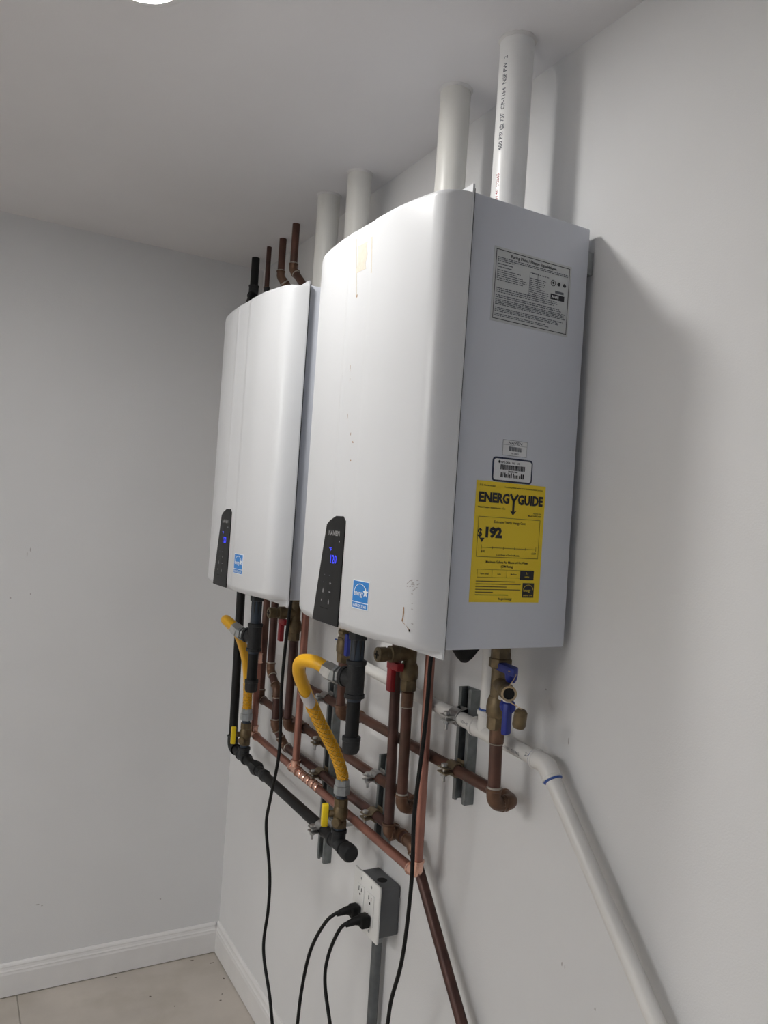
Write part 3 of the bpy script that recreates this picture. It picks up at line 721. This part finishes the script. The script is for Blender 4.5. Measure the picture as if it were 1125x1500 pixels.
def gas_tee(x, y, z, bd, label):
    t = thing('gas_tee', (x, y, z), label, 'pipe fitting', 'black gas tees with capped drip legs')
    bd = V(*bd).normalized()
    MB().lathe((x, y, ZB-.004), (0,0,-1), [(0, .026), (.012, .026), (.013, .019), (.035, .018), (.036, .0145), (.075, .0137)], 8).build('inlet_nut', M['iron_fit'], t)
    MB().tube([(x, y, ZB-.03), (x, y, z+.02)], .0137, 16).build('nipple', M['thread'], t)
    tee(t, (x, y, z), (0,0,1), bd, .0140, M['iron_fit'], .036, .032, 1.25)
    MB().lathe(V(x, y, z)+bd*.030, bd, [(0, .0150), (.012, .0150), (.013, .0180), (.026, .0180), (.027, .0145), (.032, .0145)], 6).build('flare_nut', M['galv'], t, smooth=20)
    MB().tube([(x, y, z-.030), (x, y, z-.115)], .0130, 16).build('drip_leg', M['iron'], t)
    MB().lathe((x, y, z-.034), (0,0,-1), [(0, .0150), (.006, .0142), (.008, .0131)], 16).build('sealed_thread', M['thread'], t)
    MB().lathe((x, y, z-.108), (0,0,-1), [(0, .0160), (.001, .0178), (.008, .0178), (.009, .0168), (.026, .0165), (.032, .013), (.034, .006)], 18).build('drip_cap', M['iron_fit'], t)
gas_tee(-.226, 1.300, 1.245, (-.021, .05, 0), 'black gas tee with capped drip leg under the near heater, left of the red handle')
gas_tee(-.213, 1.8935, 1.226, (-.023, .05, .004), 'black gas tee with capped drip leg under the far heater, next to the far hose')

# ------------------------------------------------------------------ water isolation valves
def water_valve(y, label, cold, port=True):
    x = XR; H = M['handle_blue'] if cold else M['handle_red']
    t = thing('water_valve', (x, y, 1.19), label, 'valve', 'brass isolation valves under the heaters')
    mb = MB()
    mb.lathe((x, y, 1.205), (0,0,1), [(0, .0135), (.002, .0165), (.022, .0165), (.023, .0150)], 8)
    mb.lathe((x, y, 1.226), (0,0,1), [(0, .0150), (.006, .0185), (.018, .0190), (.030, .0175), (.036, .0150)], 20)
    mb.lathe((x, y, 1.262), (0,0,1), [(0, .0140), (.05, .0140)], 18)
    mb.lathe((x, y, 1.310), (0,0,1), [(0, .0150), (.002, .0195), (.016, .0195), (.018, .0170), (.030, .0170)], 8)
    mb.build('body', M['brass'], t)
    MB().lathe((x, y, 1.338), (0,0,1), [(0, .0165), (.021, .0165)], 18).build('union_thread', M['brass'], t)
    if cold and not port:
        for z in (1.256, 1.272, 1.288): MB().lathe((x, y, z), (0,0,1), [(0, .0150), (.002, .0172), (.008, .0172), (.010, .0150)], 8).build('body_ring', M['brass'], t)
        MB().lathe((x, y, 1.268), (-.2,-1,0), [(0, .010), (.026, .010), (.028, .007)], 14).build('stem', M['brass'], t)
        MB().obox((x-.006, y-.032, 1.252), (.008, .002, 0), (-.001, .006, 0), (0, 0, .026)).build('handle', H, t, bevel=.003)
    elif cold:
        pd = V(-.42, -.86, 0).normalized(); z = 1.284
        MB().lathe(V(x, y, z), pd, [(0, .0125), (.022, .0115), (.040, .0120), (.046, .0135), (.062, .0135), (.064, .0125), (.078, .0125)], 18).build('drain_port', M['brass'], t)
        e = V(x, y, z)+pd*.078
        MB().lathe(e, pd, [(0, .0126), (.0015, .0130), (.003, .0126), (.0025, .0095), (0, .0092)], 20, caps=False).build('port_rim', M['brass_bright'], t)
        MB().lathe(e, pd, [(-.002, .0098), (.0006, .0098)], 20).build('port_opening', M['hole'], t)
        # upper blue handle (horizontal T) and lower blue handle (hanging lever)
        c = V(x-.012, y-.034, 1.316)
        MB().obox(c, (.010, .006, 0), (-.010, -.036, .0015), (0, 0, .0072)).build('handle', H, t, bevel=.003)
        MB().lathe(c+V(0,-.012,-.004), (0,0,-1), [(0, .011), (.010, .010), (.016, .007)], 14).build('handle', H, t)
        c = V(-.100, .9985, 1.238) + V(0, y-1.052, 0)
        MB().obox(c+V(0,.002,0), (.008, .003, 0), (-.002, .005, 0), (0, 0, .026)).build('handle', H, t, bevel=.003)
        MB().lathe(c+V(.004,.008,.020), (-.4,-.9,0), [(0, .013), (.010, .012), (.012, .008)], 14).build('handle_hub', H, t)
        c = V(-.102, .963, 1.262) + V(0, y-1.052, 0)
        MB().lathe(c, (0,.15,-1), [(0, .007), (.004, .0105), (.026, .0110), (.030, .009)], 14).build('port_cap', M['brass'], t)
        MB().tube(spline([e+V(0,0,.012), e+V(.012,.0,.03), V(x-.03, y-.06, 1.318)], 6), .0008, 6).build('retaining_strap', M['brass_bright'], t)
        MB().tube([e+V(0,0,-.012), c+V(0,0,.001)], .0009, 6).build('retaining_strap', M['brass_bright'], t)
        MB().obox(e+V(.016,.030,-.0165), V(.013,.026,-.004), (.004,-.002,0), (0,0,.0035)).build('strap_tab', M['pvc'], t, bevel=.001)
    else:
        pd = V(-1, 0, 0); z = 1.281
        MB().lathe(V(x, y, z), pd, [(0, .0145), (.030, .0145), (.032, .0170), (.048, .0170), (.050, .0135), (.058, .0135), (.059, .0150), (.076, .0150), (.078, .0130)], 18).build('relief_port', M['brass'], t)
        mb = MB(); e = V(x, y, z)+pd*.0783
        mb.obox(e, (.0005,0,0), (0,.008,0), (0,0,.0018)); mb.obox(e, (.0005,0,0), (0,.0018,0), (0,0,.008)); mb.build('port_slots', M['hole'], t, smooth=0)
        c = V(x-.030, y+.006, 1.250)
        MB().obox(c+V(0,0,.006), (.008, .0, 0), (0, .022, 0), (0, 0, .008)).build('handle', H, t, bevel=.002)
        MB().obox(c+V(-.002,.010,-.022), (.006, 0, 0), (0, .009, 0), (0, 0, .026)).build('handle', H, t, bevel=.002)
water_valve(1.052, 'brass valve with blue handles and open drain port, under the near heater at right', True)
water_valve(1.645, 'brass valve with a blue handle, partly hidden behind the near black gas tee', True, False)
water_valve(1.345, 'brass valve with red handle under the near heater', False)
water_valve(1.950, 'brass valve with red handle under the far heater', False)

# ------------------------------------------------------------------ strut channels and pipe clamps
def strut(y, z0, z1, label):
    t = thing('strut_channel', (0, y, z0), label, 'channel', 'steel strut channels on the wall')
    D = .0212; hw = .0207; th = .0025; lip = .0095
    prof = [(0, -hw), (-D, -hw), (-D, -hw+lip), (-D+.006, -hw+lip), (-D+.006, -hw+lip-th), (-D+th, -hw+lip-th), (-D+th, -hw+th), (-th, -hw+th),
            (-th, hw-th), (-D+th, hw-th), (-D+th, hw-lip+th), (-D+.006, hw-lip+th), (-D+.006, hw-lip), (-D, hw-lip), (-D, hw), (0, hw)]
    MB().prism(prof, lambda u, v, d: (u-.0005, y+v, d), z0, z1).build('channel', M['galv_dark'], t, smooth=0)
    mb = MB(); z = z0+.02
    while z < z1-.02:
        mb.lathe((-.0031, y, z), (-1,0,0), [(0, .006), (.0004, .006)], 10); z += .048
    mb.build('slot_hole', M['hole'], t, smooth=0)
SY1, SY2, SY3 = 1.228, 1.525, 1.815
strut(SY1, 1.013, 1.233, 'short strut channel at the right, behind the white drain pipe clamp')
strut(SY2, .81, 1.012, 'short strut channel in the middle, behind the vertical copper pipes')
strut(SY3, .655, 1.115, 'longest strut channel, at the left, behind the black gas pipe')
def clamp(y, z, r, m, label, x=XP, standoff=False):
    t = thing('pipe_clamp', (x, y, z), label, 'pipe clamp', 'two-piece pipe clamps on the struts')
    hw = .0135; R = r+.0006; th = .0022
    for s in (1, -1):       # each half: foot in the strut, arc, ear at the front
        pr = []
        a0, a1 = 20, 165
        inner = []; outer = []
        for k in range(13):
            a = math.radians(a0+(a1-a0)*k/12)
            inner.append((R*math.cos(a), s*R*math.sin(a))); outer.append(((R+th)*math.cos(a), s*(R+th)*math.sin(a)))
        ear = [(-(R+.017), s*.0055), (-(R+.017), s*.0030), ]
        poly = outer + [(outer[-1][0]-.002, s*.0058)] + [(-(R+.018), s*.0058), (-(R+.018), s*.0034), (inner[-1][0]+.0, s*.0034)] + inner[::-1]
        bk = R+.009 if standoff else -.021-x
        poly = [(bk, s*(R+.004))] + poly + [(bk, s*(R*.55))]
        mb = MB().prism(poly, lambda u, v, d: (x+u, y+d, z+v), -hw, hw)
        mb.build('clamp_half', m, t, smooth=30)
    if standoff:
        MB().tube([(-.004, y, z), (x+R+.009, y, z)], .0048, 10).build('standoff_rod', M['zinc'], t)
        MB().lathe((-.0005, y, z), (-1,0,0), [(0, .017), (.004, .016), (.006, .007)], 14).build('wall_flange', M['zinc'], t)
        MB().box((x+R+.007, y-hw, z-R-.003), (x+R+.010, y+hw, z+R+.003)).build('back_plate', m, t)
    mb = MB(); bx = x-(R+.011)
    mb.lathe((bx, y, z+.012), (0,0,-1), [(0, .0065), (.005, .0065), (.0055, .003), (.034, .003), (.0345, .0022)], 8)
    mb.lathe((bx, y, z-.006), (0,0,-1), [(0, .0062), (.005, .0062)], 6)
    mb.build('bolt', M['zinc'], t)
clamp(SY1, ZA, r34*1.03, M['bronze_clamp'], 'brownish clamp holding the upper copper pipe on the right strut')
clamp(SY3, ZA, r34*1.03, M['zinc'], 'clamp holding the upper copper pipe, behind the near yellow hose')
clamp(SY2, ZBB, r34*1.03, M['zinc'], 'shiny zinc clamp holding the middle copper pipe on the middle strut')
clamp(SY3, ZBB, r34*1.03, M['bronze_clamp'], 'brownish clamp holding the middle copper pipe on the left strut')
clamp(SY2, ZCC, r34*1.03, M['bronze_clamp'], 'brownish clamp holding the lowest copper pipe on the middle strut')
clamp(SY3, ZCC, r34*1.03, M['bronze_clamp'], 'brownish clamp holding the lowest copper pipe on the left strut')
clamp(1.666, ZG, rg*1.07, M['zinc'], 'shiny clamp holding the black gas pipe off the wall', XG, True)
zd = lambda y: 1.1665 + (y-.97)*.0487
clamp(SY1, zd(SY1), .0136, M['zinc'], 'shiny zinc clamp holding the white drain pipe on the right strut')

# ------------------------------------------------------------------ white drain pipe
XD = -.035; rp = .0133
t = thing('drain_pipe', (XD, .965, zd(.965)), 'white plastic drain pipe, running along the wall and slanting down at right', 'pipe')
pipe_run(t, [(XD, 1.752, ZB-.01), (XD, 1.752, zd(1.752)), (XD, .972, zd(.972)), (XD, .972-.72, zd(.972)-.79)], rp, .016, M['pvc'], M['pvc'], hub=.020, fat=1.22, ring=M['primer_blue'])
tee(t, (XD, 1.138, zd(1.138)), (0,1,.0487), (0,0,1), rp, M['pvc'], .036, .040, 1.22)
MB().tube([(XD, 1.138, zd(1.138)+.03), (XD, 1.142, ZB-.001)], rp, 18).build('pipe', M['pvc'], t)
MB().lathe((XD, 1.138, zd(1.138)+.040), (0,0,1), [(0, rp*1.2), (.0018, rp*1.18), (.003, rp*1.01)], 18).build('cement_ring', M['primer_blue'], t)
pk = MB()
def wrapd(y0):
    def fn(u, v):
        a = math.radians(200) - v/rp
        y = y0-u; return (XD+(rp*1.015)*math.cos(a), y, zd(y)+(rp*1.015)*math.sin(a))
    return fn
put_text(pk, 'PVC-1120  D1785', .008, wrapd(1.085), 0, 0, .01); put_text(pk, 'SCH 40', .007, wrapd(1.20), 0, .004, .01)
put_text(pk, '3/4', .009, wrapd(1.012), 0, .006, .02)
pk.build('lettering', M['ink_grey'], t, smooth=0)

# ------------------------------------------------------------------ outlet box, conduit and cords
BY0, BY1, BZ0, BZ1 = 1.447, 1.547, .642, .751
PXF = -.0605
t = thing('outlet_box', (0, (BY0+BY1)/2, BZ0), 'grey metal outlet box with white double outlet plate, fixed low on the wall', 'outlet')
MB().box((PXF+.006, BY0, BZ0), (-.0006, BY1, BZ1)).build('box', M['box_grey'], t, bevel=.005, segs=3)
MB().lathe((-.028, 1.484, BZ1-.0015), (0,0,1), [(0, .0115), (.0020, .0115)], 20).build('knockout_hole', M['hole'], t)
po = MB().box((PXF, 1.4365, .636), (PXF+.0062, 1.5555, .760)).build('cover_plate', M['plate'], t, bevel=.003, segs=3)
yc = (1.4365+1.5555)/2; zc_ = .698
for s in (1, -1):
    y = yc+s*.023
    ro = MB().box((PXF-.002, y-.0165, zc_-.0335), (PXF+.001, y+.0165, zc_+.0335)).build('receptacle', M['plate'], t, bevel=.0012)
    mb = MB()
    for dz_ in (.0195, -.0195):
        mb.box((PXF-.0025, y+.0058-.001, zc_+dz_), (PXF-.0005, y+.0058+.001, zc_+dz_+.009))
        mb.box((PXF-.0025, y-.0058-.001, zc_+dz_), (PXF-.0005, y-.0058+.001, zc_+dz_+.008))
        mb.lathe((PXF-.0025, y, zc_+dz_-.0065), (1,0,0), [(0, .0026), (.002, .0026)], 10)
    mb.build('socket_slots', M['hole'], ro, smooth=0)
    for zz in (.0475, -.0475):
        MB().lathe((PXF+.0005, y, zc_+zz), (-1,0,0), [(0, .0032), (.001, .0032), (.0016, .002)], 12).build('screw', M['galv'], t)
t = thing('conduit', (-.020, 1.502, 0), 'grey metal conduit running down the wall from the outlet box', 'conduit')
MB().tube([(-.020, 1.502, .004), (-.020, 1.502, BZ0-.012)], .0117, 20).build('pipe', M['conduit'], t)
MB().lathe((-.020, 1.502, BZ0-.0005), (0,0,-1), [(0, .0150), (.006, .0150), (.007, .0165), (.016, .0165), (.017, .0140), (.034, .0140)], 8).build('connector', M['galv'], t)

def power_cord(pts, plug_y, plug_z, label):
    t = thing('power_cord', (PXF, plug_y, plug_z), label, 'cord', 'black power cords')
    MB().tube(spline(pts, 10), .0040, 10).build('cable', M['cord'], t)
    x = PXF-.003
    MB().box((x-.022, plug_y-.0125, plug_z-.013), (x, plug_y+.0125, plug_z+.013)).build('plug_body', M['cord'], t, bevel=.004, segs=3)
    e = Vector(pts[-1]); d = (Vector(pts[-2])-e).normalized(); b = V(x-.014, plug_y+.002, plug_z+.001)
    MB().tube([b, b.lerp(e, .6), e + d*.012], [.0115, .0085, .0055], 12).build('strain_relief', M['cord'], t)
    mb = MB()
    for s in (1, -1): mb.box((x-.001, plug_y+s*.0058-.0007, plug_z-.003), (x+.006, plug_y+s*.0058+.0007, plug_z+.003))
    mb.build('prong', M['zinc'], t)
power_cord([(-.20, 1.69, ZB-.001), (-.20, 1.705, 1.32), (-.20, 1.722, 1.146), (-.19, 1.734, .978), (-.18, 1.794, .842), (-.17, 1.834, .758), (-.16, 1.814, .645), (-.16, 1.808, .562), (-.16, 1.821, .453), (-.16, 1.761, .368),
            (-.16, 1.72, .30), (-.155, 1.665, .255), (-.15, 1.625, .30), (-.15, 1.615, .378), (-.145, 1.614, .464), (-.14, 1.592, .564), (-.13, 1.543, .651), (-.105, 1.525, .678)], 1.519, .6755,
           'black power cord hanging from the far heater, plugged into the left receptacle')
power_cord([(-.165, 1.135, ZB-.001), (-.16, 1.146, 1.31), (-.15, 1.166, 1.178), (-.14, 1.197, 1.019), (-.13, 1.207, .889), (-.12, 1.236, .733), (-.12, 1.266, .633), (-.12, 1.275, .576),
            (-.12, 1.30, .46), (-.125, 1.38, .37), (-.13, 1.46, .385), (-.13, 1.489, .449), (-.13, 1.529, .522), (-.13, 1.522, .586), (-.12, 1.497, .653), (-.105, 1.482, .675)], 1.473, .6755,
           'black power cord hanging from the near heater, plugged into the right receptacle')
